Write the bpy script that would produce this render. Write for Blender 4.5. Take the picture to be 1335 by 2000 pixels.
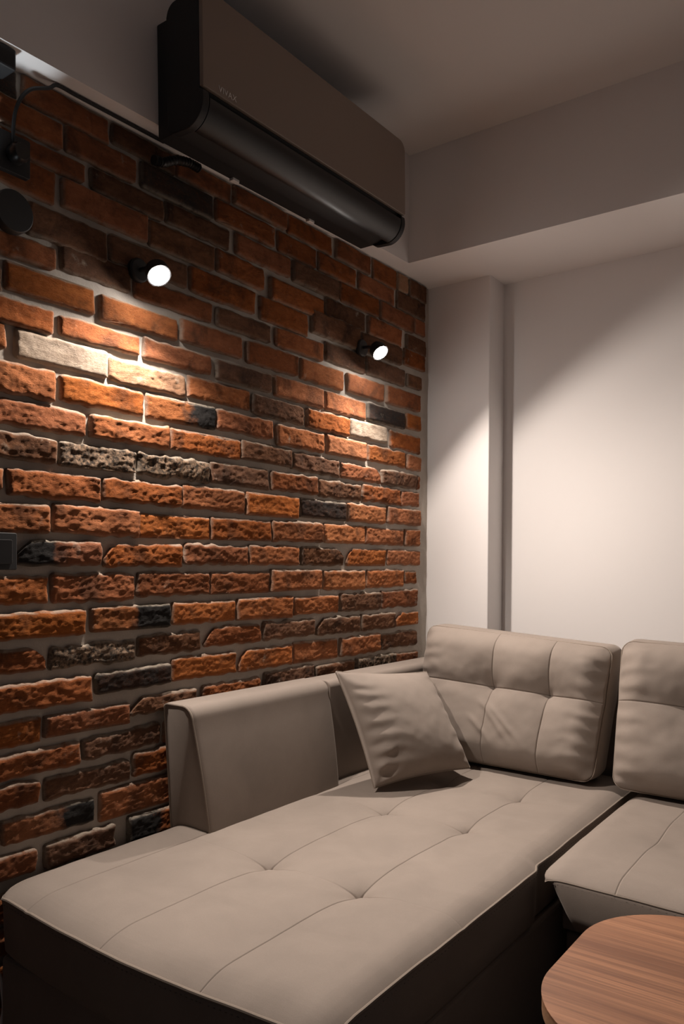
import bpy, math, random
import numpy as np
from mathutils import Vector, Matrix, noise as N

for o in list(bpy.data.objects): bpy.data.objects.remove(o)
scene = bpy.context.scene
COL = scene.collection
R = math.radians

# ------------------------------------------------------------------ camera
FPX, CX = 1545.0, 667.5
YAW, PITCH, ROLL = R(36.0), R(-0.8), R(-0.3)
CY = 1103.0 + FPX*math.tan(-PITCH)
CAM = Vector((1.612, -2.803, 1.13))
fwd = Vector((-math.sin(YAW)*math.cos(PITCH), math.cos(YAW)*math.cos(PITCH), math.sin(PITCH)))
rgt = Vector((math.cos(YAW), math.sin(YAW), 0.0))
upv = rgt.cross(fwd)
rgt, upv = rgt*math.cos(ROLL)-upv*math.sin(ROLL), rgt*math.sin(ROLL)+upv*math.cos(ROLL)
cd = bpy.data.cameras.new('camera')
cam = bpy.data.objects.new('camera', cd); COL.objects.link(cam)
m = Matrix((rgt, upv, -fwd)).transposed().to_4x4(); m.translation = CAM
cam.matrix_world = m
cd.sensor_fit = 'HORIZONTAL'; cd.sensor_width = 24.0
cd.lens = 24.0*FPX/1335.0
cd.shift_y = (CY-1000.0)/1335.0
cd.clip_start = 0.05
scene.camera = cam

def on(axis, val, px, py):
    """the point of the plane (axis = val) that a photo pixel looks at"""
    d = fwd + rgt*((px-CX)/FPX) - upv*((py-CY)/FPX)
    return CAM + d*((val-CAM[axis])/d[axis])

# ------------------------------------------------------------------ world, exposure
w = bpy.data.worlds.new('dim_room'); scene.world = w; w.use_nodes = True
bg = w.node_tree.nodes['Background']
bg.inputs[0].default_value = (0.80, 0.86, 1.0, 1); bg.inputs[1].default_value = 0.027
vs = scene.view_settings
vs.view_transform = 'Standard'; vs.look = 'None'; vs.gamma = 1.0; vs.use_curve_mapping = False
vs.exposure = 0.0
LAMP_W = 63.0                # beam; the flood that spills round it is weaker
FLOOD_W = 21.0
LAMP_COL = (1.0, 0.885, 0.790)

# ------------------------------------------------------------------ helpers
def tag(o, label=None, cat=None, group=None, kind=None):
    if label: o['label'] = label
    if cat: o['category'] = cat
    if group: o['group'] = group
    if kind: o['kind'] = kind
    return o

def obj(name, verts, faces, mat, parent=None, smooth=False, loc=None):
    me = bpy.data.meshes.new(name)
    me.from_pydata([tuple(v) for v in verts], [], [tuple(f) for f in faces])
    if mat: me.materials.append(mat)
    if smooth: me.shade_smooth()
    me.update()
    o = bpy.data.objects.new(name, me); COL.objects.link(o)
    if loc is not None: o.location = loc
    if parent: o.parent = parent
    return o

def empty(name, loc=(0, 0, 0)):
    o = bpy.data.objects.new(name, None); COL.objects.link(o); o.location = loc
    o.empty_display_size = 0.05
    return o

def child(o, parent):
    """parent o (built in world space) to an Empty that only has a location"""
    o.parent = parent
    o.location = Vector(o.location) - Vector(parent.location)
    return o

class MB:
    def __init__(s): s.v = []; s.f = []
    def add(s, v, f):
        b = len(s.v); s.v += [tuple(p) for p in v]; s.f += [tuple(i+b for i in q) for q in f]; return s
    def box(s, a, b):
        x0, y0, z0 = a; x1, y1, z1 = b
        return s.add([(x0,y0,z0),(x1,y0,z0),(x1,y1,z0),(x0,y1,z0),(x0,y0,z1),(x1,y0,z1),(x1,y1,z1),(x0,y1,z1)],
              [(0,3,2,1),(4,5,6,7),(0,1,5,4),(1,2,6,5),(2,3,7,6),(3,0,4,7)])
    def tube(s, pts, r, n=10, closed=False, cap=True):
        pts = [Vector(p) for p in pts]; m = len(pts); rings = []; t0 = None; nrm = None
        for i in range(m):
            if closed: t = pts[(i+1) % m]-pts[i-1]
            else: t = pts[min(i+1, m-1)]-pts[max(i-1, 0)]
            t.normalize()
            if nrm is None:
                a = Vector((0, 0, 1)) if abs(t.z) < .9 else Vector((1, 0, 0))
                nrm = t.cross(a).normalized()
            else: nrm = (nrm - t*nrm.dot(t)).normalized()
            bn = t.cross(nrm); rr = r[i] if isinstance(r, (list, tuple)) else r
            rings.append([pts[i]+(nrm*math.cos(2*math.pi*k/n)+bn*math.sin(2*math.pi*k/n))*rr for k in range(n)])
        v = [p for q in rings for p in q]; f = []
        for i in range(m if closed else m-1):
            j = (i+1) % m
            for k in range(n): f.append((i*n+k, i*n+(k+1) % n, j*n+(k+1) % n, j*n+k))
        if cap and not closed: f.append(tuple(range(n-1, -1, -1))); f.append(tuple((m-1)*n+k for k in range(n)))
        return s.add(v, f)
    def extrude(s, prof, axis, a, b):
        """closed 2-D profile pushed along an axis from a to b"""
        n = len(prof)
        def p3(p, t):
            q = list(p); q.insert(axis, t); return tuple(q)
        v = [p3(p, a) for p in prof]+[p3(p, b) for p in prof]
        f = [(i, (i+1) % n, n+(i+1) % n, n+i) for i in range(n)]
        f += [tuple(range(n-1, -1, -1)), tuple(range(n, 2*n))]
        return s.add(v, f)
    def lathe(s, prof, center, axis, n=32):
        """profile of (radius, along) turned round an axis"""
        ax = Vector(axis).normalized(); a = Vector((0, 0, 1)) if abs(ax.z) < .9 else Vector((1, 0, 0))
        e1 = ax.cross(a).normalized(); e2 = ax.cross(e1); c = Vector(center); v = []; f = []
        for r_, h in prof:
            for k in range(n):
                t = 2*math.pi*k/n
                v.append(c+ax*h+(e1*math.cos(t)+e2*math.sin(t))*r_)
        for i in range(len(prof)-1):
            for k in range(n): f.append((i*n+k, i*n+(k+1) % n, (i+1)*n+(k+1) % n, (i+1)*n+k))
        f.append(tuple(range(n-1, -1, -1))); f.append(tuple((len(prof)-1)*n+k for k in range(n)))
        return s.add(v, f)
    def build(s, name, mat, parent=None, smooth=False, bevel=0.0, seg=2, angle=40):
        o = obj(name, s.v, s.f, mat, None, smooth)
        import bmesh
        bm = bmesh.new(); bm.from_mesh(o.data); bmesh.ops.recalc_face_normals(bm, faces=bm.faces)
        bm.to_mesh(o.data); bm.free()
        if bevel:
            md = o.modifiers.new('bevel', 'BEVEL'); md.width = bevel; md.segments = seg
            md.limit_method = 'ANGLE'; md.angle_limit = R(35)
        if smooth:
            o.data.shade_smooth()
            try: o.data.set_sharp_from_angle(angle=R(angle))
            except Exception: pass
        if parent: child(o, parent)
        return o

def rrect(y0, y1, z0, z1, rad, n=6):
    """rounded rectangle; rad = radii at (y0,z0),(y1,z0),(y1,z1),(y0,z1)"""
    out = []
    cs = [((y0, z0), 180), ((y1, z0), 270), ((y1, z1), 0), ((y0, z1), 90)]
    for (c, a0), r_ in zip(cs, rad):
        cx = c[0]+(r_ if c[0] == y0 else -r_); cz = c[1]+(r_ if c[1] == z0 else -r_)
        if r_ <= 0: out.append(c); continue
        for k in range(n+1):
            a = R(a0+90*k/n); out.append((cx+r_*math.cos(a), cz+r_*math.sin(a)))
    return out

# ------------------------------------------------------------------ materials
def mat(name):
    m = bpy.data.materials.new(name); m.use_nodes = True
    nt = m.node_tree; b = nt.nodes['Principled BSDF']
    return m, nt, b
def nd(nt, t, **kw):
    n = nt.nodes.new(t)
    for k, v in kw.items():
        if k.startswith('i_'): n.inputs[k[2:].replace('_', ' ')].default_value = v
        else: setattr(n, k, v)
    return n
def mixc(nt, fac, a, b):
    n = nt.nodes.new('ShaderNodeMix'); n.data_type = 'RGBA'
    L = nt.links
    for sock, val in ((n.inputs[0], fac), (n.inputs[6], a), (n.inputs[7], b)):
        if hasattr(val, 'is_linked') or isinstance(val, bpy.types.NodeSocket): L.new(val, sock)
        elif isinstance(val, (tuple, list)): sock.default_value = (*val, 1)
        else: sock.default_value = val
    return n.outputs[2]
def ramp(nt, src, p0, p1, c0=0.0, c1=1.0):
    n = nt.nodes.new('ShaderNodeMapRange'); n.clamp = True
    n.inputs[1].default_value = p0; n.inputs[2].default_value = p1
    n.inputs[3].default_value = c0; n.inputs[4].default_value = c1
    nt.links.new(src, n.inputs[0]); return n.outputs[0]
def mathn(nt, op, a, b=None):
    n = nt.nodes.new('ShaderNodeMath'); n.operation = op
    for i, v in enumerate((a, b)):
        if v is None: continue
        if isinstance(v, bpy.types.NodeSocket): nt.links.new(v, n.inputs[i])
        else: n.inputs[i].default_value = v
    return n.outputs[0]
def noise_tex(nt, vec, scale, detail=6, rough=.6, dist=0.0):
    n = nd(nt, 'ShaderNodeTexNoise'); n.inputs['Scale'].default_value = scale
    n.inputs['Detail'].default_value = detail; n.inputs['Roughness'].default_value = rough
    n.inputs['Distortion'].default_value = dist
    if vec is not None: nt.links.new(vec, n.inputs['Vector'])
    return n.outputs['Fac']
def bump(nt, b, h, strength=.4, dist=.002, prev=None):
    n = nd(nt, 'ShaderNodeBump'); n.inputs['Strength'].default_value = strength
    n.inputs['Distance'].default_value = dist; nt.links.new(h, n.inputs['Height'])
    if prev is not None: nt.links.new(prev, n.inputs['Normal'])
    nt.links.new(n.outputs[0], b.inputs['Normal']); return n.outputs[0]
def objco(nt, rnd=False):
    tc = nd(nt, 'ShaderNodeTexCoord'); v = tc.outputs['Object']
    if rnd:
        oi = nd(nt, 'ShaderNodeObjectInfo'); ad = nd(nt, 'ShaderNodeVectorMath', operation='ADD')
        sc = nd(nt, 'ShaderNodeVectorMath', operation='SCALE'); sc.inputs['Scale'].default_value = 37.0
        cb = nd(nt, 'ShaderNodeCombineXYZ')
        for i in range(3): nt.links.new(oi.outputs['Random'], cb.inputs[i])
        nt.links.new(cb.outputs[0], sc.inputs[0])
        nt.links.new(v, ad.inputs[0]); nt.links.new(sc.outputs[0], ad.inputs[1])
        return v, ad.outputs[0], oi.outputs['Random']
    return v

def plain(name, col, rough=.5, metal=0.0, bscale=None, bstr=.15, bdist=.001, spec=.5, mottled=0.0):
    m, nt, b = mat(name)
    v = objco(nt)
    if mottled:
        f = noise_tex(nt, v, 9, 5)
        nt.links.new(mixc(nt, ramp(nt, f, .3, .7), tuple(c*(1-mottled) for c in col), tuple(min(1, c*(1+mottled)) for c in col)), b.inputs['Base Color'])
    else: b.inputs['Base Color'].default_value = (*col, 1)
    b.inputs['Roughness'].default_value = rough; b.inputs['Metallic'].default_value = metal
    b.inputs['Specular IOR Level'].default_value = spec
    if bscale: bump(nt, b, noise_tex(nt, v, bscale, 4), bstr, bdist)
    return m

def brick_mat(name, c1, c2, cspot, spot=.25, cream=.12, black=None, gravel=False):
    m, nt, b = mat(name)
    v0, v, rnd = objco(nt, True)
    st = nd(nt, 'ShaderNodeMapping'); st.inputs['Scale'].default_value = (1, .6, 1.35); st.inputs['Rotation'].default_value = (.3, 0, 0); nt.links.new(v, st.inputs[0])
    sv = st.outputs[0]
    a = noise_tex(nt, sv, 22, 8, .65, .6)
    col = mixc(nt, ramp(nt, a, .32, .68), c1, c2)
    dk = noise_tex(nt, v, 11, 5, .6, .5)
    col = mixc(nt, ramp(nt, dk, .50, .66, 0, .62), col, tuple(.45*x+.012 for x in cspot))
    s = noise_tex(nt, sv, 90, 9, .78, .5)
    col = mixc(nt, ramp(nt, s, .54-.12*spot, .78-.08*spot, 0, .62), col, cspot)
    p = noise_tex(nt, v, 14, 7, .7)
    col = mixc(nt, ramp(nt, p, .66-.28*cream, .80-.22*cream, 0, .75), col, (.55, .46, .36))
    fl = noise_tex(nt, v, 120, 5, .75)
    col = mixc(nt, ramp(nt, fl, .63, .74, 0, .38), col, (.46, .36, .26))
    col = mixc(nt, ramp(nt, fl, .42, .32, 0, .55), col, cspot)
    fine = noise_tex(nt, sv, 260, 6, .8, .6)
    if gravel:
        g = noise_tex(nt, v, 95, 4, .7)
        col = mixc(nt, ramp(nt, g, .40, .60), (.05, .042, .036), col)
    if black:
        sx = nd(nt, 'ShaderNodeSeparateXYZ'); nt.links.new(v0, sx.inputs[0])
        e = mathn(nt, 'ADD', mathn(nt, 'MULTIPLY', sx.outputs[1], black), mathn(nt, 'MULTIPLY', mathn(nt, 'SUBTRACT', noise_tex(nt, v, 18, 5, .6), .5), .16))
        col = mixc(nt, ramp(nt, e, -.012, .030), col, (.034, .032, .031))
    # a slow change of tone from brick to brick and mortar smeared over the arrises
    hs = nd(nt, 'ShaderNodeHueSaturation'); nt.links.new(col, hs.inputs['Color'])
    nt.links.new(ramp(nt, rnd, 0, 1, .95, 1.36), hs.inputs['Value'])
    nt.links.new(ramp(nt, mathn(nt, 'FRACT', mathn(nt, 'MULTIPLY', rnd, 7.3)), 0, 1, .92, 1.04), hs.inputs['Saturation'])
    at = nd(nt, 'ShaderNodeAttribute', attribute_name='edge')
    ef = mathn(nt, 'MULTIPLY', at.outputs['Fac'], ramp(nt, noise_tex(nt, v, 40, 5), .26, .50))
    col = mixc(nt, mathn(nt, 'MULTIPLY', ef, .8), hs.outputs[0], (.50, .43, .35))
    nt.links.new(col, b.inputs['Base Color'])
    b.inputs['Roughness'].default_value = .95; b.inputs['Specular IOR Level'].default_value = .0
    mid = noise_tex(nt, sv, 115, 5, .7, .7)
    h = mathn(nt, 'ADD', mathn(nt, 'MULTIPLY', s, .10), mathn(nt, 'ADD', mathn(nt, 'MULTIPLY', mid, .40), mathn(nt, 'MULTIPLY', fine, .50)))
    bump(nt, b, h, 1.0, .0078)
    return m

BM = {
 'o': brick_mat('brick_orange', (.28, .091, .033), (.44, .155, .056), (.13, .058, .032), .36, .08),
 'O': brick_mat('brick_bright_orange', (.36, .125, .047), (.48, .185, .072), (.18, .07, .032), .3, .08),
 'r': brick_mat('brick_red_brown', (.225, .074, .030), (.36, .124, .049), (.10, .050, .031), .40, .10),
 'b': brick_mat('brick_brown', (.125, .062, .038), (.215, .105, .060), (.050, .036, .030), .45, .14),
 'd': brick_mat('brick_charred', (.035, .032, .031), (.065, .050, .044), (.14, .060, .032), .22, .0),
 'w': brick_mat('brick_limewashed', (.36, .27, .20), (.48, .39, .31), (.20, .14, .10), .35, .35),
 'x': brick_mat('brick_pale_orange', (.38, .19, .10), (.44, .28, .18), (.17, .09, .06), .5, .25),
 'g': brick_mat('brick_gravelly', (.26, .17, .11), (.32, .22, .15), (.10, .07, .05), .4, .25, gravel=True),
 'k': brick_mat('brick_half_black', (.28, .10, .042), (.40, .16, .07), (.14, .06, .03), .3, .08, black=1.0),
 'K': brick_mat('brick_black_with_orange_end', (.26, .09, .040), (.37, .13, .058), (.14, .06, .03), .3, .05, black=-1.0),
}
def mortar_mat():
    m, nt, b = mat('mortar'); v = objco(nt)
    a = noise_tex(nt, v, 9, 6)
    nt.links.new(mixc(nt, ramp(nt, a, .3, .7), (.40, .355, .31), (.52, .465, .405)), b.inputs['Base Color'])
    b.inputs['Roughness'].default_value = .95; b.inputs['Specular IOR Level'].default_value = .2
    bump(nt, b, noise_tex(nt, v, 130, 6, .7), .5, .003)
    return m
MORTAR = mortar_mat()
PAINT = plain('white_wall_paint', (.87, .835, .82), .75, bscale=160, bstr=.06, spec=.25)
CEILP = plain('ceiling_paint', (.70, .665, .645), .85, spec=.2)

def fabric_mat(name, c, seed=0):
    m, nt, b = mat(name); v = objco(nt)
    a = noise_tex(nt, v, 7+seed, 6, .6, .4)
    col = mixc(nt, ramp(nt, a, .3, .7), tuple(x*.90 for x in c), tuple(x*1.08 for x in c))
    f = noise_tex(nt, v, 420, 3, .7)
    col = mixc(nt, ramp(nt, f, .3, .7, 0, .25), col, tuple(x*.72 for x in c))
    nt.links.new(col, b.inputs['Base Color'])
    b.inputs['Roughness'].default_value = .82; b.inputs['Specular IOR Level'].default_value = .25
    b.inputs['Sheen Weight'].default_value = .18; b.inputs['Sheen Roughness'].default_value = .45
    b.inputs['Sheen Tint'].default_value = (.8, .72, .65, 1)
    bump(nt, b, noise_tex(nt, v, 520, 3, .7), .22, .0008)
    return m
FAB = fabric_mat('taupe_microfibre', (.272, .225, .192))
FABP = fabric_mat('taupe_piping', (.27, .22, .18), 2)
THREAD = plain('dark_thread', (.17, .138, .117), .8)
BLACK = plain('matt_black_plastic', (.012, .012, .013), .55, bscale=300, bstr=.05)
BLACKG = plain('satin_black_plastic', (.014, .013, .013), .33)
PANEL = plain('bronze_grey_panel', (.27, .208, .172), .42, spec=.5)
CHROME = plain('pale_lettering', (.80, .76, .74), .4)
WHITEP = plain('white_plastic', (.75, .72, .70), .45)
DARKM = plain('black_powder_coat', (.02, .02, .02), .5, 0.3)

def wood_mat(name, c1, c2, c3, rot=0.0):
    m, nt, b = mat(name); tc = nd(nt, 'ShaderNodeTexCoord')
    mp = nd(nt, 'ShaderNodeMapping'); nt.links.new(tc.outputs['Object'], mp.inputs[0])
    mp.inputs['Scale'].default_value = (.5, 11, 11); mp.inputs['Rotation'].default_value = (0, 0, rot)
    a = noise_tex(nt, mp.outputs[0], 2.2, 9, .62, .35)
    mp2 = nd(nt, 'ShaderNodeMapping'); nt.links.new(tc.outputs['Object'], mp2.inputs[0])
    mp2.inputs['Scale'].default_value = (1.6, 90, 90); mp2.inputs['Rotation'].default_value = (0, 0, rot)
    f = noise_tex(nt, mp2.outputs[0], 2.5, 7, .65, .2)
    col = mixc(nt, ramp(nt, a, .33, .64), c1, c2)
    col = mixc(nt, ramp(nt, f, .42, .70, 0, .75), col, c3)
    nt.links.new(col, b.inputs['Base Color']); b.inputs['Roughness'].default_value = .48
    b.inputs['Specular IOR Level'].default_value = .35
    bump(nt, b, f, .08, .0006)
    return m
WALNUT = wood_mat('walnut_veneer', (.19, .080, .042), (.40, .19, .10), (.13, .058, .034), 0.02)
EDGEW = wood_mat('walnut_edge_band', (.30, .16, .09), (.42, .24, .14), (.2, .1, .06))
FLOORM = wood_mat('dark_wood_floor', (.06, .04, .028), (.10, .066, .045), (.035, .023, .016))

def emit_mat(name, col, s):
    m, nt, b = mat(name); b.inputs['Base Color'].default_value = (.8, .8, .8, 1)
    b.inputs['Emission Color'].default_value = (*col, 1); b.inputs['Emission Strength'].default_value = s
    return m
GLOW = emit_mat('lit_lamp_glass', (1, .93, .87), 250.0)
GLOWC = emit_mat('lit_cool_lamp_glass', (.85, .95, 1), 4.0)

# ------------------------------------------------------------------ the room
SOFF = 2.246          # underside of the beams, top of the bricks
BX, BY = .078, -.283  # faces of the left and the back beam
CEIL = 2.64
PILX, RECY = .272, .13
YN = -3.6; XE = 3.2
def struct(o): o['kind'] = 'structure'; return o

struct(MB().box((-.2, YN, -.1), (XE, .4, 0)).build('floor', FLOORM))
struct(MB().box((-.2, YN, CEIL), (XE, .4, CEIL+.1)).build('ceiling', CEILP))
struct(MB().box((PILX-.2, RECY, 0), (XE, RECY+.2, SOFF+.02)).build('wall_back', PAINT))
struct(MB().box((-.2, 0, 0), (PILX, RECY+.05, SOFF+.02)).build('trim_1', PAINT, bevel=.004))
def soff(y): return SOFF+.024*min(y-BY, 0)      # the plasterer's line falls a little towards the near end
struct(MB().add([(x, y, z) for y in (YN, BY, RECY+.2) for x, z in ((-.2, soff(y)), (BX, soff(y)), (BX, CEIL+.02), (-.2, CEIL+.02))],
    [(0, 1, 2, 3), (8, 11, 10, 9)]+[(i+j, i+(j+1) % 4, i+4+(j+1) % 4, i+4+j) for i in (0, 4) for j in range(4)]).build('trim_2', PAINT))
struct(MB().box((BX, BY, SOFF), (XE, RECY+.2, CEIL+.02)).build('trim_3', PAINT))

# the mortar bed of the brick wall, uneven by a few millimetres
def mortar_wall():
    ny, nz = 150, 110
    ys = np.linspace(YN, 0, ny); zs = np.linspace(0, SOFF, nz)
    v = []; f = []
    for z in zs:
        for y in ys:
            v.append((.0035*N.fractal(Vector((y*11, z*11, 3)), 1, 2, 4), y, z))
    for j in range(nz-1):
        for i in range(ny-1):
            a = j*ny+i; f.append((a, a+1, a+ny+1, a+ny))
    b = len(v); v += [(-.2, YN, 0), (-.2, 0, 0), (-.2, 0, SOFF), (-.2, YN, SOFF)]
    f.append((b, b+3, b+2, b+1))
    f.append(tuple([b, b+1]+[i for i in range(ny-1, -1, -1)]))
    f.append(tuple([b+2, b+3]+[(nz-1)*ny+i for i in range(ny)]))
    f.append(tuple([b+3, b]+[j*ny for j in range(nz)]))
    f.append(tuple([b+1, b+2]+[j*ny+ny-1 for j in range(nz-1, -1, -1)]))
    return struct(obj('wall_left', v, f, MORTAR, smooth=False))
WALL = mortar_wall()
WALL.data.shade_smooth(); WALL.data.set_sharp_from_angle(angle=R(40))

# ------------------------------------------------------------------ bricks
# measured in the photograph: tile, x0, x1, top, bottom (in tile units of 300/1335 px), kind (upper rows: orange swapped for red-brown, painting in their shade), chipped corners
TILES = {'T1': (0, 120), 'T2': (0, 400), 'T3': (0, 680), 'T4': (0, 960), 'T5': (0, 1240), 'T6': (0, 1500),
         'U1': (280, 280), 'U2': (280, 560), 'U3': (280, 840), 'U4': (280, 1120),
         'V1': (560, 400), 'V2': (560, 680), 'V3': (560, 960), 'V4': (560, 1200)}
ROWS = """
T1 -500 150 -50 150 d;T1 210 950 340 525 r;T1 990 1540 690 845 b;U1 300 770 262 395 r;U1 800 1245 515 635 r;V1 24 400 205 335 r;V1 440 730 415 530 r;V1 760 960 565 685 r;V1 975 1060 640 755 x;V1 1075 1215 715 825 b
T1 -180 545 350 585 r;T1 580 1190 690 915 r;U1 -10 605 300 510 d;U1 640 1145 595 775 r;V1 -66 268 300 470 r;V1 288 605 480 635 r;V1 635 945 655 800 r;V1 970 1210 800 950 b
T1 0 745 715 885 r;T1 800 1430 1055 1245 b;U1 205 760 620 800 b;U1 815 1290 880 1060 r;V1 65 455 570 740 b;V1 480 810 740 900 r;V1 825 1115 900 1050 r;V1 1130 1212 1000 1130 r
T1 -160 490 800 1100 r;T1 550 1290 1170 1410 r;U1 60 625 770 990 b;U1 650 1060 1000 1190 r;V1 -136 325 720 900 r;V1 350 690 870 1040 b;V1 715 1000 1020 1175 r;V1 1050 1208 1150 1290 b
T2 -480 225 -160 90 b;T2 250 930 95 365 b;U1 -280 395 910 1130 b;U1 420 975 1170 1380 r;V1 -220 195 865 1065 r;V1 225 640 985 1180 b;V1 660 1010 1165 1330 b;V1 1030 1205 1275 1420 r
T2 -200 490 260 455 r;T2 540 1150 430 660 b;U2 -60 605 20 200 r;U2 650 1115 250 410 b;V1 -86 325 1130 1290 r;V2 345 690 0 160 b;V2 705 1035 125 275 b;V2 1058 1175 235 350 b
T2 -680 20 420 640 b;T2 55 830 605 830 o;T2 885 1546 885 1085 o;U2 340 858 355 545 r;U2 910 1350 530 715 r;V2 130 500 140 315 o;V2 535 850 260 420 r;V2 875 1165 365 515 r
T2 -250 470 815 1030 r;T2 530 1225 1045 1220 r;U2 18 600 520 690 r;U2 645 1115 695 855 b;V2 -96 322 295 465 o;V2 345 695 415 575 o;V2 712 1032 515 660 d;V2 1050 1170 575 705 o
T2 -640 65 930 1155 o;T3 150 950 -75 165 w;U2 -276 375 693 885 x;U2 405 940 835 1015 o;U2 960 1400 985 1150 b;V2 185 550 565 725 r;V2 565 880 645 795 w;V2 910 1168 745 885 r
T3 -230 490 120 390 o;T3 540 1265 302 518 o;U2 45 640 990 1190 k;U2 650 1135 1110 1280 r;V2 -81 330 700 870 o;V2 355 700 785 945 O;V2 720 1040 870 1010 o;V2 1055 1168 935 1060 o
T3 -60 765 490 705 r;T3 800 1476 630 825 o;U3 250 855 35 210 r;U3 865 1300 130 290 b;V2 65 470 935 1085 b;V2 485 825 1020 1150 r tr;V2 835 1130 1075 1200 b;V2 1142 1165 1110 1225 r
T3 -200 495 740 960 b;T3 530 1190 850 1060 g;U3 -36 575 235 415 g;U3 595 1100 305 485 b;V2 -122 280 1095 1250 r;V2 290 655 1165 1310 b;V2 670 990 1205 1345 r;V2 1000 1160 1245 1370 r
T3 -690 35 1010 1200 o;T3 75 885 1080 1305 r;T3 905 1585 1160 1355 r;U3 345 890 500 695 o;U3 910 1360 560 745 o;V3 130 525 80 235 d;V3 540 860 118 268 O;V3 885 1165 148 285 o
T4 -300 430 95 350 o;T4 470 1215 135 375 o;U3 -31 585 740 940 o;U3 605 1115 775 955 r;V3 -116 318 265 435 o;V3 335 685 290 450 O;V3 697 1020 320 462 o;V3 1035 1158 330 472 o
T4 -600 110 410 640 r;T4 150 885 428 645 K tl;T4 915 1586 455 652 r tl;U3 370 915 998 1168 r;U3 925 1362 1008 1168 o;V3 135 505 490 640 b tr;V3 530 870 500 643 o tl;V3 885 1163 510 637 o
T4 -300 430 738 985 o;T4 460 1180 715 952 r;U4 -40 580 -10 190 r;U4 595 1105 -12 172 r;V3 -126 308 682 855 o;V3 330 685 688 852 O;V3 710 1025 680 832 o;V3 1040 1135 692 798 r
T4 -60 750 1050 1270 o;T4 800 1485 990 1200 k;U4 260 805 248 428 o;U4 825 1300 208 390 o;V3 70 455 908 1062 o;V3 475 825 882 1032 b;V3 835 1140 858 1002 r
T5 -320 420 138 345 r tr;T5 450 1185 78 265 g;U4 -36 505 525 695 b;U4 550 1025 455 615 r tl;V3 -200 250 1125 1270 b;V3 270 640 1092 1232 b tl;V3 655 945 1062 1195 b;V3 955 1145 1047 1162 o tl
T5 -50 800 405 635 r;T5 840 1490 295 470 d;U4 265 815 710 900 o;U4 835 1300 645 820 o tl;V4 65 455 232 398 o;V4 475 815 188 342 o;V4 830 1135 152 280 b
T5 -350 365 780 995 o;T5 400 1130 650 830 r;U4 -106 465 1045 1190 b tl;U4 530 1020 940 1105 r;V4 -186 245 472 620 b;V4 260 590 422 560 b;V4 615 945 362 490 g;V4 950 1140 330 445 r
T5 -60 695 1005 1210 r;T5 735 1400 838 1015 b;T5 1440 2000 700 880 r
T6 -370 350 175 385 r;T6 400 1145 15 195 b;T6 1175 1800 -200 0 r
T6 -700 -10 620 800 r;T6 30 830 370 575 k;T6 880 1600 120 365 o
T6 -400 320 800 1010 r;T6 400 1000 580 780 b;T6 1130 1700 350 560 K
"""
rng = random.Random(7)
FRONT = .013
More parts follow.
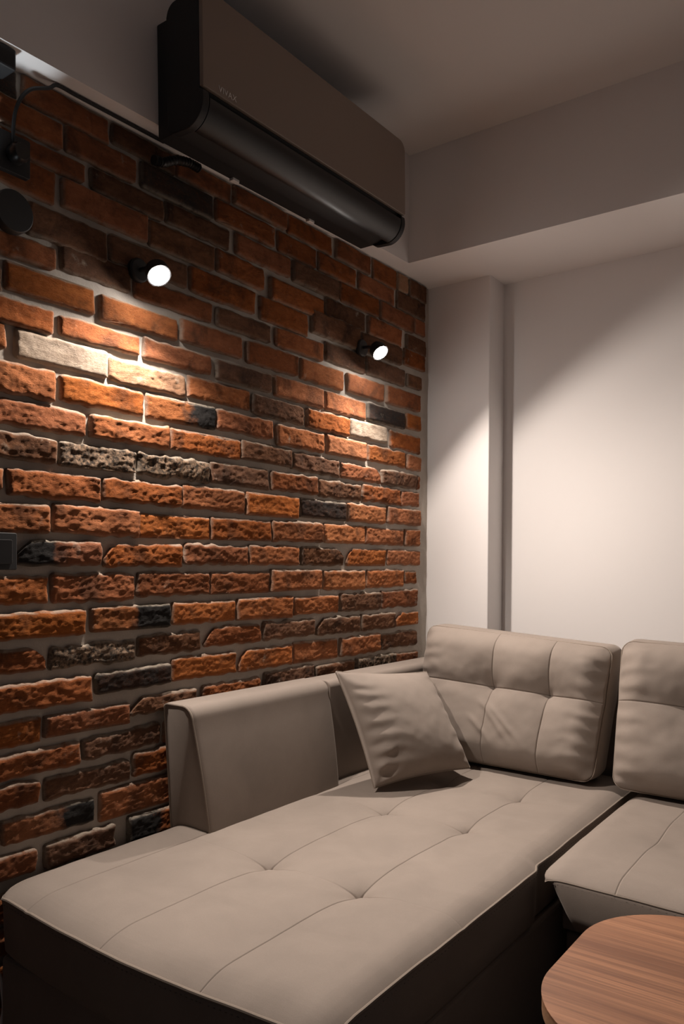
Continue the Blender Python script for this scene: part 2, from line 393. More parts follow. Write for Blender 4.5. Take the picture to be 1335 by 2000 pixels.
def make_brick(yc, zc, wd, ht, kind, chips=(), seed=0):
    rough = {'g': 1.5, 'b': 1.15, 'r': 1.1, 'w': .6, 'd': .7, 'O': .8}.get(kind, .95)
    # below the lamps the slips are rougher than near the ceiling
    rough *= 1.0 if zc < 1.62 else .62
    nu = max(6, int(wd/.0036)); nv = max(8, int(ht/.0034))
    so = Vector((seed*3.17 % 50, seed*1.71 % 50, seed*.37 % 50))
    dep = FRONT+rng.uniform(-.0030, .0045); tilt = rng.uniform(-.02, .02); tilt2 = rng.uniform(-.03, .03)
    rad = rng.uniform(.006, .013); rot = rng.uniform(-.008, .008)
    v = []; e = []
    wd += .003; ht += .003; hw, hh = wd/2, ht/2
    for j in range(nv+1):
        for i in range(nu+1):
            y = -hw+wd*i/nu; z = -hh+ht*j/nv
            # rounded, chipped and wavering outline
            qx = max(abs(y)-(hw-rad), 0); qz = max(abs(z)-(hh-rad), 0); q = math.hypot(qx, qz)
            if q > rad:
                y = math.copysign(hw-rad+qx*rad/q, y); z = math.copysign(hh-rad+qz*rad/q, z)
            for c in chips:
                sy = 1 if c[1] == 'r' else -1; sz = 1 if c[0] == 't' else -1
                k = (y*sy-(hw-.045))/.045+(z*sz-(hh-.038))/.038
                if k > 1:
                    y -= sy*(k-1)*.020; z -= sz*(k-1)*.018
            d = min(hw-abs(y), hh-abs(z))
            wgt = max(0, 1-d/.02)
            p = Vector((y*24, z*24, 0))+so
            y2 = y+N.noise(p*1.4)*.0055*wgt*rough; z2 = z+N.noise(p*1.4+Vector((9, 4, 2)))*.0055*wgt*rough
            t = max(0.0, 1-d/.010)
            tt = max(0.0, 1-(hh-z)/(.0095+.004*N.noise(p*.5)))
            x = dep - .0062*t*t - .0035*tt*tt + tilt*z + tilt2*y*.35
            x += rough*.80*(.0030*N.fractal(Vector((y*15, z*28, 1))+so, .9, 2.1, 3)
                        + .0017*N.noise(Vector((y*42+z*20, z*105-y*16, 5))+so)
                        + .0030*abs(N.noise(Vector((y*48+z*34, z*105-y*30, 11))+so)) + .0020*abs(N.noise(Vector((y*110+z*60, z*210-y*60, 23))+so))
                        + .0011*N.noise(Vector((y*120+z*30, z*240-y*30, 17))+so) - .0012)
            x = max(x, .004)
            v.append((x, y2*math.cos(rot)-z2*math.sin(rot), z2*math.cos(rot)+y2*math.sin(rot))); e.append(max(max(0, 1-d/.0055)*.6, min(1, max(0, 1.35-(hh-z)/.0055))))
    W = nu+1
    f = [(j*W+i, j*W+i+1, (j+1)*W+i+1, (j+1)*W+i) for j in range(nv) for i in range(nu)]
    loop = [i for i in range(W)]+[j*W+nu for j in range(1, nv+1)]+[nv*W+i for i in range(nu-1, -1, -1)]+[j*W for j in range(nv-1, 0, -1)]
    b = len(v)
    for i in loop:
        x, y, z = v[i]; v.append((-.012, y*1.008, z*1.02)); e.append(1.0)
    n = len(loop)
    f += [(loop[(k+1) % n], loop[k], b+k, b+(k+1) % n) for k in range(n)]
    o = obj('brick', v, f, BM[kind], None, True)
    o.location = (0, yc, zc); o.parent = WALL
    at = o.data.attributes.new('edge', 'FLOAT', 'POINT'); at.data.foreach_set('value', e)
    o.data.set_sharp_from_angle(angle=R(62))
    return o

K = 300/1335
cover = []                  # (y0, y1, z0, z1) of what is laid
rowz = []
nb = 0
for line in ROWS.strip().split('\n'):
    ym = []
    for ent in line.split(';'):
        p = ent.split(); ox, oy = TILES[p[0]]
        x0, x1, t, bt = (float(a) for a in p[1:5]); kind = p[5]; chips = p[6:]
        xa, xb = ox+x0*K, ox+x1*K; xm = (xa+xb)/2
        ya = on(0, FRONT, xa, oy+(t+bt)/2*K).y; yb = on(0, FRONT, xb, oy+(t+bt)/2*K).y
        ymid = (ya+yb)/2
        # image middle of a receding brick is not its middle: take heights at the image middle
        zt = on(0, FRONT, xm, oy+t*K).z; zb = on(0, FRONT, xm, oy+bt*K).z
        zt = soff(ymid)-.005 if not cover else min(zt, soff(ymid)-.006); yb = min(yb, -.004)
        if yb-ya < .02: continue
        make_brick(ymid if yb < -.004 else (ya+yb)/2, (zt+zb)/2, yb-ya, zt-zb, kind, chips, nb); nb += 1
        ym.append((ya, yb, zb, zt))
    cover.append(ym)
# the rows go on past the measured ones: to the near side, and down to the floor beside the chaise
kinds = 'oorrrbod'
for r_ in cover:
    ya = min(a[0] for a in r_); first = [a for a in r_ if a[0] == ya][0]
    y = ya-.014
    while y > -2.5:
        L_ = rng.uniform(.215, .25)
        make_brick(y-L_/2, (first[2]+first[3])/2, L_, first[3]-first[2], rng.choice(kinds), (), nb); nb += 1
        y -= L_+.014
z = min(a[2] for a in cover[-1])-.017
k = 0
while z > .05:
    h = rng.uniform(.056, .062); y = -1.56-(.12 if k % 2 else 0)
    while y > -2.5:
        L_ = rng.uniform(.215, .25)
        make_brick(y-L_/2, z-h/2, L_, h, rng.choice(kinds), (), nb); nb += 1
        y -= L_+.014
    z -= h+.016; k += 1

# ------------------------------------------------------------------ air conditioner
A0, A1 = -1.487, -.584
ac = empty('air_conditioner', (.16, (A0+A1)/2, 2.19))
tag(ac, 'black split air conditioner with bronze front panel mounted on the beam above the bricks', 'air conditioner')
MB().extrude(rrect(BX, .13, 2.197, 2.478, (.004, .002, .002, .004)), 1, A0+.012, A1-.012).build('rear_casing', BLACK, ac, bevel=.002)
def arc(cx, cz, r_, a0, a1, n=12): return [(cx+r_*math.cos(R(a0+(a1-a0)*i/n)), cz+r_*math.sin(R(a0+(a1-a0)*i/n))) for i in range(n+1)]
prof_mid = [(.126, 2.197), (.126, 2.488)]+arc(.150, 2.476, .022, 170, 90, 5)+[(.234, 2.498), (.234, 2.272), (.222, 2.262)]+arc(.184, 2.246, .040, 15, -90, 8)+[(.15, 2.197)]
MB().extrude(prof_mid, 1, A0+.02, A1-.02).build('body', BLACK, ac, smooth=True)
prof_end = [(.126, 2.215), (.126, 2.470)]+arc(.156, 2.470, .030, 180, 90, 6)+[(.236, 2.500), (.236, 2.268), (.246, 2.262)]+arc(.188, 2.246, .060, 12, -85, 12)+arc(.150, 2.215, .026, -90, -170, 4)
for a, b in ((A0, A0+.021), (A1-.021, A1)):
    MB().extrude(prof_end, 1, a, b).build('end_cap', BLACK, ac, smooth=True, bevel=.0015)
MB().extrude(rrect(A0, A1, 2.270, 2.502, (.004, .004, .032, .032), 8), 0, .237, .2485).build('front_panel', PANEL, ac, smooth=True, bevel=.0015)
lv = arc(.188, 2.246, .0585, 6, -84, 18)
prof_l = lv+list(reversed(arc(.188, 2.246, .050, 6, -84, 18)))
MB().extrude(prof_l, 1, A0+.024, A1-.024).build('air_louver', BLACKG, ac, smooth=True)
for px, py in ((455, 372), (603, 441)):
    p = on(0, BX+.004, px, py)
    MB().box((BX+.001, p.y-.013, 2.190), (BX+.016, p.y+.013, 2.199)).build('mounting_clip', WHITEP, ac, bevel=.002)
cu = bpy.data.curves.new('lettering', 'FONT'); cu.body = 'VIVAX'; cu.size = .020; cu.extrude = .0003; cu.space_character = 1.12
to = bpy.data.objects.new('lettering_source', cu); COL.objects.link(to)
dg = bpy.context.evaluated_depsgraph_get(); me = bpy.data.meshes.new_from_object(to.evaluated_get(dg))
bpy.data.objects.remove(to)
me.materials.clear(); me.materials.append(CHROME)
lo = bpy.data.objects.new('brand_lettering', me); COL.objects.link(lo)
pl = on(0, .2489, 428, 163)
lo.matrix_world = Matrix(((0, 0, 1, .2489), (1, 0, 0, pl.y), (0, 1, 0, pl.z), (0, 0, 0, 1)))
lo.parent = ac; lo.matrix_parent_inverse = Matrix.Translation(-Vector(ac.location))
tag(lo, 'small pale lettering on the bronze panel')

ac.location.z -= .010; ac.rotation_euler.x = .021     # hangs a hair out of level, like the beam
# ribbed drain hose and the mains cable
hp = [on(0, .045, px, py) for px, py in ((300, 312), (318, 318), (345, 312), (370, 318), (390, 330))]
pts = []; rad = []
for i in range(len(hp)-1):
    for k in range(14):
        pts.append(hp[i].lerp(hp[i+1], k/14)); rad.append(.0105+.0022*math.sin(len(pts)*math.pi/1.6))
h = MB().tube(pts, rad, 12).build('drain_hose', BLACK, None, smooth=True, angle=60)
tag(h, 'short black ribbed hose under the air conditioner against the bricks', 'hose')
def smooth_path(ps, n=8):
    ps = [Vector(p) for p in ps]; out = []
    for i in range(len(ps)-1):
        p0, p1, p2, p3 = ps[max(i-1, 0)], ps[i], ps[i+1], ps[min(i+2, len(ps)-1)]
        for k in range(n):
            t = k/n
            out.append(.5*((2*p1)+(p2-p0)*t+(2*p0-5*p1+4*p2-p3)*t*t+(3*p1-p0-3*p2+p3)*t**3))
    return out+[ps[-1]]
cp = [on(0, .034, 26, 284), on(0, .034, 26, 250), on(0, .034, 30, 218), on(0, .033, 42, 190), on(0, .032, 62, 174), on(0, .030, 95, 172)]
cp += [*[Vector((.034, y_, soff(y_)-.0060)) for y_ in (-1.73, -1.68, -1.60, -1.50, -1.42)]]
c = MB().tube(smooth_path(cp), .0042, 8).build('power_cable', BLACK, None, smooth=True)
tag(c, 'thin black cable running from the wall socket up along the top of the bricks', 'cable')

sk = empty('wall_socket', (.03, -1.838, 1.967))
tag(sk, 'square black socket with a plug on the bricks above the round uplight', 'socket')
MB().extrude(rrect(-1.880, -1.797, 1.967, 2.050, (.005,)*4), 0, .020, .034).build('frame', BLACK, sk, bevel=.0015)
MB().lathe([(.021, 0), (.021, .022), (.017, .030), (.0, .030)], (.034, -1.834, 2.006), (1, 0, 0), 24).build('plug', BLACKG, sk, smooth=True)
sw = empty('light_switch', (.03, -1.870, 1.115))
tag(sw, 'square black light switch on the brick wall above the chaise end', 'switch')
MB().extrude(rrect(-1.911, -1.829, 1.115, 1.195, (.004,)*4), 0, .018, .034).build('frame', BLACK, sw, bevel=.0015)
MB().extrude(rrect(-1.898, -1.842, 1.128, 1.180, (.003,)*4), 0, .034, .038).build('rocker', BLACKG, sw, bevel=.001)
jb = tag(MB().box((.016, -1.905, soff(-1.9)-.045), (.070, -1.852, soff(-1.9)-.001)).build('junction_box', BLACK, None, bevel=.004),
         'small black box under the beam at the top of the bricks', 'junction box')

# ------------------------------------------------------------------ wall lamps
def spot(name, loc, aim, power, col, half, blend, rad, parent):
    l = bpy.data.lights.new(name, 'SPOT'); l.energy = power; l.color = col
    l.spot_size = R(half*2); l.spot_blend = blend; l.shadow_soft_size = rad
    o = bpy.data.objects.new(name, l); COL.objects.link(o)
    o.rotation_euler = Vector(aim).to_track_quat('-Z', 'Y').to_euler(); o.location = loc
    child(o, parent); return o
def wall_lamp(px, py, aim, half, label, power, flood):
    L_ = on(0, .10, px, py); aim = Vector(aim).normalized()
    root = empty('wall_spot_lamp', (.02, L_.y, L_.z)); tag(root, label, 'wall lamp', 'lit spot lamps on the brick wall')
    back = L_-aim*.030
    MB().lathe([(.030, 0), (.030, .010), (.026, .014), (0, .014)], (.010, back.y, back.z+.012), (1, 0, 0), 28).build('backplate', BLACK, root, smooth=True)
    MB().tube([(.020, back.y, back.z+.012), (.045, back.y, back.z+.010), tuple(back)], .006, 10).build('arm', BLACK, root, smooth=True)
    MB().lathe([(.010, -.046), (.020, -.044), (.029, -.030), (.030, -.004), (.0265, -.004), (.0265, -.012), (0, -.012)], L_, aim, 28).build('lamp_head', BLACK, root, smooth=True)
    MB().lathe([(.0262, -.0115)]+[(.0262*math.cos(R(a)), -.0115+.020*math.sin(R(a))) for a in (15, 30, 45, 60, 75, 88)], L_, aim, 28).build('bulb', GLOW, root, smooth=True)
    spot('beam_light', L_+aim*.012, aim, power, LAMP_COL, 73, 1.0, .016, root)
    spot('flood_light', L_+aim*.012, aim, flood, LAMP_COL, half, .26, .016, root)
wall_lamp(312, 541, (.62, -.14, -.77), 82, 'lit spot lamp on the bricks beneath the lettered end of the air conditioner', LAMP_W, FLOOD_W*1.45)
wall_lamp(744, 691, (.66, -.12, -.745), 79, 'lit spot lamp on the bricks near the corner with the white wall', LAMP_W, FLOOD_W)

ul = empty('round_uplight', (.02, -1.850, 1.876))
tag(ul, 'round black uplight disc on the bricks directly below the socket', 'wall lamp')
MB().lathe([(.0, .058), (.042, .058), (.0445, .055), (.0445, .036), (.042, .034), (0, .034)][::-1], (0, -1.848, 1.876), (1, 0, 0), 40).build('face_disc', BLACK, ul, smooth=True)
MB().lathe([(.026, .010), (.026, .036)], (0, -1.848, 1.876), (1, 0, 0), 28).build('backplate', BLACK, ul, smooth=True)
MB().box((.022, -1.905, 1.893), (.034, -1.866, 1.901)).build('light_strip', GLOWC, ul, bevel=.001)
spot('spot_light', (.040, -1.915, 1.93), (.02, .06, 1), 2.0, (.86, .95, 1), 32, .5, .012, ul)

# ------------------------------------------------------------------ upholstery helpers
def lines(a, b, step, fine=(), fs=.0012, fw=.006, edge=0.0):
    """grid positions from a to b, closer together round the seams"""
    xs = list(np.arange(a, b, step))+[b]
    for c_ in fine: xs += list(np.arange(c_-fw, c_+fw+1e-6, fs))
    if edge: xs += list(a+edge*np.linspace(0, 1, 9)**1.6)+list(b-edge*np.linspace(0, 1, 9)**1.6)
    xs = sorted(x for x in xs if a <= x <= b); out = [xs[0]]
    for x in xs[1:]:
        if x-out[-1] > 5e-4: out.append(x)
    out[-1] = b
    return np.array(out)

def grid_obj(name, P, mt, parent, rim=None, base=None):
    """P[j,i,3] grid to a mesh; rim: extra rings (list of functions boundary point -> point)"""
    nv, nu, _ = P.shape
    idx = np.arange(nv*nu).reshape(nv, nu)
    f = np.stack([idx[:-1, :-1], idx[:-1, 1:], idx[1:, 1:], idx[1:, :-1]], -1).reshape(-1, 4).tolist()
    v = P.reshape(-1, 3).tolist()
    loop = list(idx[0, :])+list(idx[1:, -1])+list(idx[-1, -2::-1])+list(idx[-2:0:-1, 0])
    cur = [int(k) for k in loop]; n = len(cur); pts0 = [Vector(v[k]) for k in cur]
    for fn in (rim or []):
        new = []
        for k in range(n):
            q = fn(pts0[k], k/n); new.append(len(v)); v.append((q[0], q[1], q[2]))
        for k in range(n): f.append((cur[(k+1) % n], cur[k], new[k], new[(k+1) % n]))
        cur = new
    if rim and base: f.append(tuple(cur))
    o = obj(name, v, f, mt, None, True)
    if parent: child(o, parent)
    return o, pts0

def sstep(a, b, x):
    t = np.clip((x-a)/(b-a), 0, 1); return t*t*(3-2*t)
def fnoise(X, Y, sc, seed, octv=3):
    out = np.zeros(X.shape); it = np.nditer([X, Y, out], op_flags=[['readonly'], ['readonly'], ['writeonly']])
    for a, b, c_ in it: c_[...] = N.fractal(Vector((float(a)*sc, float(b)*sc, seed)), 1.0, 2.0, octv)
    return out

# ------------------------------------------------------------------ sofa
sofa = empty('corner_sofa', (.9, -.9, 0))
tag(sofa, 'taupe microfibre corner sofa with a tufted chaise along the brick wall', 'sofa')
CX0, CX1, CYF, CYB = .040, .918, -1.885, -.24
ZT = .452
SX = (.180, .428, .678); SYC = (-.965, -1.447); TUY = (-.63, -.965, -1.447)
def chaise():
    xs = lines(CX0, CX1, .012, SX, fs=.0008, fw=.004, edge=.06); ys = lines(CYF, CYB, .013, SYC, edge=.06)
    X, Y = np.meshgrid(xs, ys)
    # quilted panels between the seams
    bx = [CX0, .180, .428, .678, CX1]; by = [CYF, -1.447, -.965, CYB]
    Z = np.full(X.shape, ZT)
    def cell(V, br):
        out = np.zeros(V.shape)
        for a, b in zip(br[:-1], br[1:]):
            t = np.clip((V-a)/(b-a), 0, 1); mk = (V >= a) & (V <= b); out = np.where(mk, 4*t*(1-t), out)
        return out
    near_t = sum(np.exp(-((Y-ty)/.16)**2) for ty in (-.965, -1.447))
    Z += .0032*cell(X, bx)**.6*(.6+.4*np.clip(near_t, 0, 1))*sstep(0, .16, Y-CYF) + .0024*cell(Y, by)**.6
    for sx in SX: Z -= .0018*np.exp(-((X-sx)/.0013)**2)
    for sy in SYC:
        fade = sum(np.exp(-((X-tx)/.060)**2) for tx in (.428, .678))
        Z -= .0026*np.exp(-((Y-sy)/.0015)**2)*np.clip(.06+fade, 0, 1)
    for tx in (.428, .678):
        for ty in TUY:
            d2 = ((X-tx)/.062)**2+((Y-ty)/.062)**2
            Z -= .017*np.exp(-d2**.70*1.5) + .011*np.exp(-(((X-tx)/.010)**2+((Y-ty)/.010)**2))
            # the pinch drags the cover along the diagonals
            Z -= .0025*np.exp(-d2*.35)*np.cos(4*np.arctan2(Y-ty, X-tx))
    Z += .0022*fnoise(X, Y, 6, 3.0)
    # soft roll at the edges, down to the piping
    for d, r_ in ((X-CX0, .07), (CX1-X, .055), (Y-CYF, .085)):
        t = np.clip(1-d/r_, 0, 1); Z -= .020*t**2.2
    # the front sags a touch and the corners are rounded in plan
    rc = .05
    qx = np.maximum(np.maximum(CX0+rc-X, X-(CX1-rc)), 0); qy = np.maximum(CYF+rc-Y, 0)
    q = np.hypot(qx, qy); k = np.where(q > rc, rc/np.maximum(q, 1e-6), 1.0)
    X = np.where(X < (CX0+CX1)/2, np.where(qx > 0, CX0+rc-qx*k, X), np.where(qx > 0, CX1-rc+qx*k, X))
    Y = np.where(qy > 0, CYF+rc-qy*k, Y)
    # the long side is taken in where the short seat butts against it
    X = np.where(X > .6, X-.012*sstep(-1.095, -1.055, Y)*sstep(.6, CX1, X), X)
    Y = Y - .028*np.sin(np.clip((X-CX0)/(CX1-CX0), 0, 1)*math.pi)*np.clip(1-(Y-CYF)/.5, 0, 1)
    P = np.stack([X, Y, Z], -1)
    c = Vector((.47, -1.06, 0))
    def ring(inset, z, noise_=0.0):
        def fn(p, t):
            d = Vector((p.x-c.x, p.y-c.y)); s = Vector((math.copysign(1, d.x) if abs(abs(d.x)-.44) < .08 else 0, math.copysign(1, d.y) if abs(d.y) > .74 else 0))
            return (p.x-s.x*inset, p.y-s.y*inset, z)
        return fn
    o, loop = grid_obj('chaise_mattress', P, FAB, sofa, [ring(-.002, .424), ring(0.0, .405), ring(.001, .36), ring(.003, .318), ring(.012, .304), ring(.05, .300)], True)
    # piping along the edge, with its row of stitches just below
    edge = [p for p in loop if p.y < CYB-.0 or True]
    pip = [Vector((p.x, p.y, p.z-.003)) for p in edge if p.y < CYB-.001]
    # start the run at the back so it stays in one piece
    kb = max(range(len(edge)), key=lambda i: (edge[i]-edge[i-1]).length)
    seq = [p for p in edge if p.y < CYB-1e-4]
    i0 = max(range(len(seq)), key=lambda i: (seq[i]-seq[i-1]).length)
    seq = seq[i0:]+seq[:i0]
    res = [seq[0]]
    for p in seq[1:]:
        if (p-res[-1]).length > .008: res.append(p)
    pp = MB().tube([(p.x, p.y, p.z-.001) for p in res], .0038, 8).build('piping', FABP, None, smooth=True)
    child(pp, o); pp.location = (0, 0, 0)
    mb = MB()
    acc = 0
    for a, b in zip(res[:-1], res[1:]):
        d = b-a; acc += d.length
        if acc < .0075: continue
        acc = 0
        t = d.normalized(); nrm = t.cross(Vector((0, 0, 1)))
        cpt = Vector((a.x, a.y, a.z-.012)); cpt += nrm*(.0022 if nrm.dot(Vector((a.x-c.x, a.y-c.y, 0))) > 0 else -.0022)
        mb.tube([cpt-t*.0018, cpt+t*.0018], .0008, 4)
    st = mb.build('stitching', THREAD, None); st['kind'] = 'stuff'
    child(st, o); st.location = (0, 0, 0)
    return o
chaise()
MB().extrude([(CX0+.012, CYF+.006), (CX1-.012, CYF+.006), (CX1-.012, -.03), (CX0+.012, -.03)], 2, .035, .300).build('chaise_base', FAB, sofa, bevel=.012, seg=3)
for x in (.12, .83):
    for y in (-1.78, -.15):
        MB().lathe([(.022, 0), (.028, .04)], (x, y, 0), (0, 0, 1), 16).build('foot', DARKM, sofa)

# armrest: padded front part with a sloping inner face, plain part set back behind it
def slab(name, prof_fn, y0, y1, ny, parent, mt, end_round=.018):
    ys = sorted(set(list(np.linspace(y0, y1, ny))+[y0+end_round*t for t in (0, .15, .4, .7, 1)]+[y1-end_round*t for t in (0, .15, .4, .7, 1)]))
    rings = []
    for y in ys:
        e = 0.0
        for d in (y-y0, y1-y):
            if d < end_round: e = max(e, end_round*.55*(1-math.sqrt(max(0, 1-(1-d/end_round)**2))))
        rings.append([(x, y, z) for x, z in prof_fn(e, y)])
    n = len(rings[0]); v = [p for r_ in rings for p in r_]
    f = [(i*n+k, i*n+(k+1) % n, (i+1)*n+(k+1) % n, (i+1)*n+k) for i in range(len(rings)-1) for k in range(n)]
    f += [tuple(range(n-1, -1, -1)), tuple((len(rings)-1)*n+k for k in range(n))]
    o = MB().add(v, f).build(name, mt, None, smooth=True, angle=50)
    if parent: child(o, parent)
    return o, rings
def arm_prof(e, y):
    x0, x1b, x1t, zt, zb = .040+e, .192-e, .148-e, .772-e, .40
    out = [(x0, zb)]
    out += [(x0+.012+.012*math.cos(R(a)), zt-.012+.012*math.sin(R(a))) for a in (180, 150, 120, 90)]
    rr = .034
    for a in (84, 70, 55, 40, 25, 10, -2):
        out.append((x1t-rr+rr*math.cos(R(a)), zt-rr+rr*math.sin(R(a))))
    for t in (.15, .35, .55, .75, .9, 1.0):
        bul = .006*math.sin(math.pi*t)
        out.append((x1t+(x1b-x1t)*t+bul, zt-rr+(zb-(zt-rr))*t))
    return out
arm, arings = slab('armrest', arm_prof, -1.412, -.848, 24, sofa, FAB, .012)
# the padded end is leaned forward at the top to keep direct lamp light off it
def lean(y, z): return y-.010+(.772-z)*.075 if y < -1.37 else y
for v_ in arm.data.vertices: v_.co.y = lean(v_.co.y, v_.co.z)
pp = MB().tube([(x, lean(-1.4115, z), z) for x, z in arm_prof(.003, 0)[0:]], .0026, 6).build('piping', FABP, None, smooth=True)
child(pp, arm); pp.location = (0, 0, 0)
MB().extrude(rrect(.040, .150, .05, .770, (.0, .0, .02, .012), 5), 1, -.852, -.035).build('armrest_back', FAB, sofa, smooth=True, bevel=.003)
MB().extrude(rrect(-.165, -.035, .05, .765, (.0, .0, .02, .03), 5), 0, .150, 2.30).build('backrest', FAB, sofa, smooth=True, bevel=.004)

# the short seat with its overhanging, tapering front
def short_seat():
    x0, x1, yf, yb = .938, 2.25, -1.112, -.24
    seams = (1.105, 1.40, 1.70, 2.0); cs = (-.78,)
    xs = lines(x0, x1, .016, seams, fs=.0008, fw=.004, edge=.05); ys = lines(yf, yb, .016, cs, edge=.06)
    X, Y = np.meshgrid(xs, ys); Z = np.full(X.shape, .452)
    for sx in seams: Z -= .0018*np.exp(-((X-sx)/.0014)**2)
    for sy in cs:
        fade = sum(np.exp(-((X-tx)/.085)**2) for tx in seams[1:])
        Z -= .004*np.exp(-((Y-sy)/.0024)**2)*np.clip(fade, 0, 1)
    for tx in seams[:]:
        d2 = ((X-tx-.04)/.062)**2+((Y+.78)/.062)**2
        Z -= .016*np.exp(-d2**.75)
    Z += .010*np.sin(np.clip((Y-yf)/(yb-yf), 0, 1)*math.pi)**.7 + .002*fnoise(X, Y, 6, 8.0)
    for d, r_ in ((X-x0, .05), (x1-X, .05), (Y-yf, .06)):
        Z -= .016*np.clip(1-d/r_, 0, 1)**2.2
    rc = .03; qx = np.maximum(x0+rc-X, 0); qy = np.maximum(yf+rc-Y, 0); q = np.hypot(qx, qy); k = np.where(q > rc, rc/np.maximum(q, 1e-6), 1)
    X = np.where(qx > 0, x0+rc-qx*k, X); Y = np.where(qy > 0, yf+rc-qy*k, Y)
    Y = Y-.028*sstep(x0, 1.6, X)*np.clip(1-(Y-yf)/.3, 0, 1)
    P = np.stack([X, Y, Z], -1)
    def ring(z, tx, iy):
        def fn(p, t):
            s = max(0, 1-(p.x-x0)/.12)
            return (p.x+tx*s, p.y+(iy if p.y < -1.0 else 0), z)
        return fn
    o, loop = grid_obj('seat_cushion', P, FAB, sofa, [ring(.425, .016, -.003), ring(.40, .032, -.006), ring(.365, .053, -.006), ring(.335, .072, -.002), ring(.326, .078, .012)], True)
    fr = [p for p in loop if p.y < yf+.04 and p.x < 2.2]
    fr.sort(key=lambda p: p.x); res = [fr[0]]
    for p in fr[1:]:
        if p.x-res[-1].x > .008: res.append(p)
    pp = MB().tube([(p.x, p.y, p.z-.002) for p in res], .0020, 8).build('piping', FABP, None, smooth=True)
    child(pp, o); pp.location = (0, 0, 0)
    mb = MB()
    for p in [q for q in res if q.x > x0+.03]: mb.tube([(p.x-.0018, p.y-.0022, p.z-.009), (p.x+.0018, p.y-.0022, p.z-.009)], .0007, 4)
    st = mb.build('stitching', THREAD, None); st['kind'] = 'stuff'; child(st, o); st.location = (0, 0, 0)
short_seat()
MB().box((.935, -.97, .262), (2.25, -.03, .38)).build('seat_frame', FAB, sofa, bevel=.006)
MB().box((.940, -.955, .03), (2.25, -.03, .252)).build('drawer_box', FAB, sofa, bevel=.006)

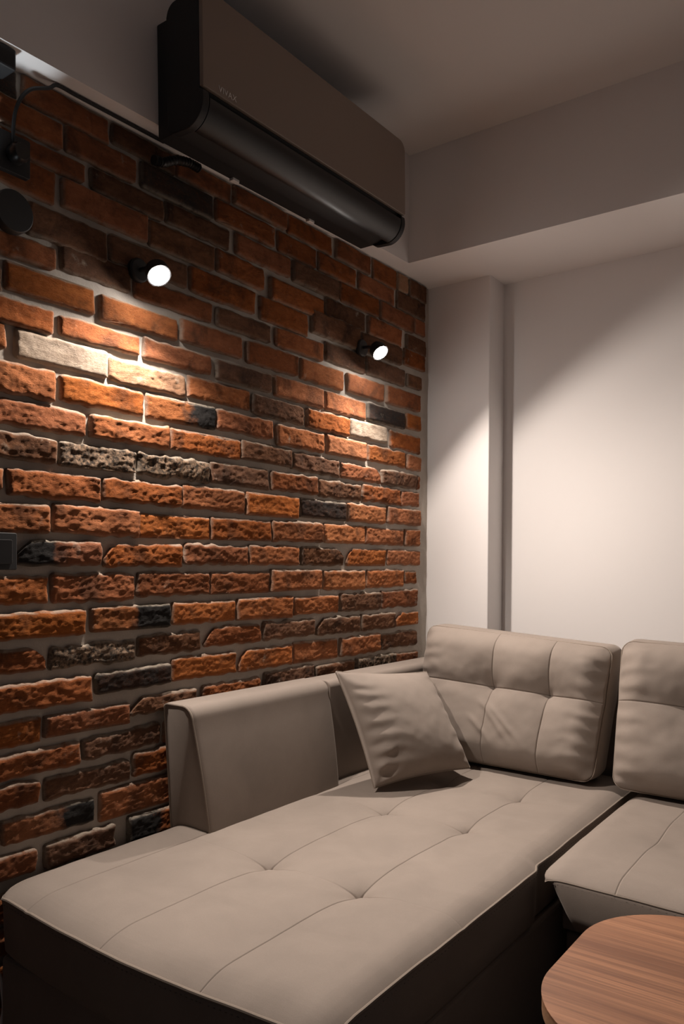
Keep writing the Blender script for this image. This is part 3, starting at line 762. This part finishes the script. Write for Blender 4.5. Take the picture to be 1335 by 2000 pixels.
# ------------------------------------------------------------------ loose cushions
def bil(c, U, V):
    BL, BR, TR, TL = [np.array(p) for p in c]
    U = U[..., None]; V = V[..., None]
    return BL*(1-U)*(1-V)+BR*U*(1-V)+TR*U*V+TL*(1-U)*V
def back_cushion(corners, thick, useams, vseam, label, seed, folds=False):
    Wd, Hd = .70, .47
    us = lines(0, 1, .009, useams, fs=.0014, fw=.0056, edge=.06); vsx = lines(0, 1, .013, (vseam,), fs=.0020, fw=.008, edge=.08)
    U, V = np.meshgrid(us, vsx)
    c = [np.array(p) for p in corners]
    nrm = np.cross(c[1]-c[0], c[3]-c[0]); nrm /= np.linalg.norm(nrm)
    if nrm[1] > 0: nrm = -nrm
    # outline swells a little, corners pulled in
    Uo = U+.018*(U-.5)*2*np.sin(V*math.pi)*np.abs(2*U-1)**3; Vo = V+.022*(V-.5)*2*np.sin(U*math.pi)*np.abs(2*V-1)**3
    rc = .038
    qx = np.maximum(np.abs(Uo-.5)*Wd-(Wd/2-rc), 0); qy = np.maximum(np.abs(Vo-.5)*Hd-(Hd/2-rc), 0); q = np.hypot(qx, qy)
    kk = np.where(q > rc, rc/np.maximum(q, 1e-6), 1.0)
    Uo = np.where(qx > 0, .5+np.sign(Uo-.5)*(Wd/2-rc+qx*kk)/Wd, Uo); Vo = np.where(qy > 0, .5+np.sign(Vo-.5)*(Hd/2-rc+qy*kk)/Hd, Vo)
    P = bil(corners, Uo, Vo)
    eu = np.minimum(U, 1-U)*Wd; ev = np.minimum(V, 1-V)*Hd
    prof = 1-np.clip(1-eu/.085, 0, 1)**2.4; prof *= 1-np.clip(1-ev/.085, 0, 1)**2.4
    H = .046*prof + .014*(4*U*(1-U))**.7*(4*V*(1-V))**.7
    def cell(Q, br):
        out = np.zeros(Q.shape)
        for a_, b_ in zip(br[:-1], br[1:]):
            t = np.clip((Q-a_)/(b_-a_), 0, 1); out = np.where((Q >= a_) & (Q <= b_), 4*t*(1-t), out)
        return out
    H += .012*(cell(U, (0,)+tuple(useams)+(1,))**.8)*(cell(V, (0, vseam, 1))**.8)*prof
    for su in useams: H -= .0026*np.exp(-((U-su)*Wd/.0017)**2)*(prof > .02)
    H -= .0028*np.exp(-((V-vseam)*Hd/.0018)**2)*(prof > .02)
    for su in useams:
        d2 = ((U-su)*Wd/.085)**2+((V-vseam)*Hd/.085)**2
        H -= .038*np.exp(-d2**.6*1.3) + .006*np.exp(-d2*40)
    H -= .006*np.exp(-((V-vseam)*Hd/.03)**2)
    H += .004*fnoise(U*Wd, V*Hd, 9, seed)*prof
    # pulls and creases towards the edges
    H += .0034*np.sin(V*58+4*fnoise(U*Wd, V*Hd, 6, seed+4))*np.clip(1-eu/.13, 0, 1)*np.clip(eu/.02, 0, 1)
    if folds:
        for (u0, v0, u1, v1) in ((.36, .50, .60, .14), (.40, .48, .66, .16), (.33, .36, .50, .12)):
            dx, dy = (u1-u0)*Wd, (v1-v0)*Hd; L_ = math.hypot(dx, dy)
            a = ((U-u0)*Wd*dx+(V-v0)*Hd*dy)/L_; b_ = (-(U-u0)*Wd*dy+(V-v0)*Hd*dx)/L_
            H += .0060*np.exp(-((b_-.008*np.sin(a*11))/.0095)**2)*sstep(0, .06, a)*(1-sstep(L_-.08, L_, a))
    P = P+nrm*H[..., None]
    nv = Vector(nrm); hv = Vector((nrm[0], nrm[1], 0)).normalized()
    cen = np.mean(np.array(corners), 0); cv = Vector(cen)
    def rim(dep, out):
        def fn(p, t):
            d = (p-cv); d -= nv*d.dot(nv)
            return p-hv*dep+d*out
        return fn
    o, loop = grid_obj('back_cushion', P, FAB, None, [rim(.004, .006), rim(thick*.25, .016), rim(thick*.5, .020), rim(thick*.75, .010), rim(thick*.97, -.02), rim(thick*1.04, -.12)], True)
    tag(o, label, 'cushion', 'tufted back cushions on the sofa')
    n = len(loop); res = [loop[0]]
    for p in loop[1:]:
        if (p-res[-1]).length > .009: res.append(p)
    pp = MB().tube([p+(p-cv)*.006 for p in res], .0020, 8, closed=True).build('piping', FABP, None, smooth=True)
    pp.parent = o
    return o
back_cushion(((.184, -.390, .472), (.822, -.420, .472), (.835, -.270, .868), (.164, -.262, .910)), .125, (.435, .735), .575,
             'tufted taupe back cushion on the chaise behind the small throw pillow', 2.0, True)
back_cushion(((.893, -.445, .476), (1.580, -.445, .476), (1.580, -.300, .875), (.876, -.300, .897)), .125, (.36, .68), .575,
             'tufted taupe back cushion standing on the short seat beside the table', 9.0)

def throw_pillow():
    C4 = ((.322, -.860, .470), tuple(on(2, .490, 918, 1500)), tuple(on(0, .245, 832, 1312)), (.175, -.857, .803))
    n_ = 96; u = np.linspace(0, 1, n_); U, V = np.meshgrid(u, u)
    # four-cornered pillow: sides drawn in between the corners
    a, b = 2*U-1, 2*V-1
    Uo = .5+.5*a*(1-.055*(1-b**2)); Vo = .5+.5*b*(1-.055*(1-a**2))
    P = bil(C4, Uo, Vo); c = [np.array(p) for p in C4]
    nrm = np.cross(c[1]-c[0], c[3]-c[0]); nrm /= np.linalg.norm(nrm)
    if nrm[0] < 0: nrm = -nrm
    th = np.clip((1-np.abs(a)**2.4), 0, 1)**.50*np.clip((1-np.abs(b)**2.4), 0, 1)**.50
    dl = U*.42; db = V*.40
    w1 = np.exp(-(dl/.13)**2); w2 = np.exp(-((.42-dl)/.07)**2); wb = np.exp(-(db/.15)**2)
    nz = fnoise(U*.42, V*.4, 8, 5.0)
    fold = .0050*np.sin(2*math.pi*V*.40/.050+2.2*nz+U*4)*np.exp(-(dl/.10)**2)*np.clip(dl/.03, 0, 1)*np.clip(1.25-V, 0, 1)
    fold += .0030*np.sin(2*math.pi*V*.40/.060+2*nz)*np.exp(-((.42-dl)/.045)**2)*np.clip((.42-dl)/.02, 0, 1)
    rr_ = np.hypot(dl, db); ang = np.arctan2(db, dl+1e-6)
    fold += .0036*np.sin(6*ang+1.5*nz+rr_*10)*np.exp(-((rr_-.09)/.10)**2)
    fold += .0030*nz*th
    front = .094*th+fold*np.clip(th*3, 0, 1); back = -.035*th
    Pf = P+nrm*front[..., None]; Pb = P+nrm*back[..., None]
    v = Pf.reshape(-1, 3).tolist()+Pb.reshape(-1, 3).tolist()
    idx = np.arange(n_*n_).reshape(n_, n_)
    q = np.stack([idx[:-1, :-1], idx[:-1, 1:], idx[1:, 1:], idx[1:, :-1]], -1).reshape(-1, 4)
    f = q.tolist()+(q[:, ::-1]+n_*n_).tolist()
    lp = [int(k) for k in list(idx[0, :])+list(idx[1:, -1])+list(idx[-1, -2::-1])+list(idx[-2:0:-1, 0])]
    m_ = len(lp)
    f += [(lp[(k+1) % m_], lp[k], lp[k]+n_*n_, lp[(k+1) % m_]+n_*n_) for k in range(m_)]
    o = obj('throw_pillow', v, f, FAB, None, True)
    tag(o, 'small square taupe throw pillow leaning in the corner of armrest and back cushion', 'pillow')
    seam = MB().tube([Vector(v[k]) for k in lp[::2]], .0022, 6, closed=True).build('seam', FABP, None, smooth=True); seam.parent = o
throw_pillow()

# ------------------------------------------------------------------ coffee table
TZ = .47
def table():
    x0, x1, y0, y1 = 1.134, 2.05, -1.743, -1.220
    root = empty('coffee_table', ((x0+x1)/2, (y0+y1)/2, 0))
    tag(root, 'walnut coffee table with rounded corners beside the short seat', 'table')
    pr = rrect(x0, x1, y0, y1, (.18,)*4, 20)
    MB().extrude(pr, 2, TZ-.003, TZ).build('table_top', WALNUT, root)
    MB().extrude(rrect(x0+.0006, x1-.0006, y0+.0006, y1-.0006, (.18,)*4, 20), 2, TZ-.028, TZ-.003).build('edge_band', EDGEW, root, smooth=True)
    for x in (x0+.12, x1-.12):
        for y in (y0+.12, y1-.12):
            MB().tube([(x, y, 0), (x, y, TZ-.028)], [.011, .016], 14).build('leg', DARKM, root, smooth=True)
table()

wc = [on(0, .034, px, py) for px, py in ((-14, 1895), (0, 1906), (5, 1940), (7, 1968), (3, 1995), (-3, 2040))]
tag(MB().tube(smooth_path(wc), .004, 8).build('white_cable', WHITEP, None, smooth=True),
    'thin white cable hanging against the bricks beside the chaise foot end', 'cable')
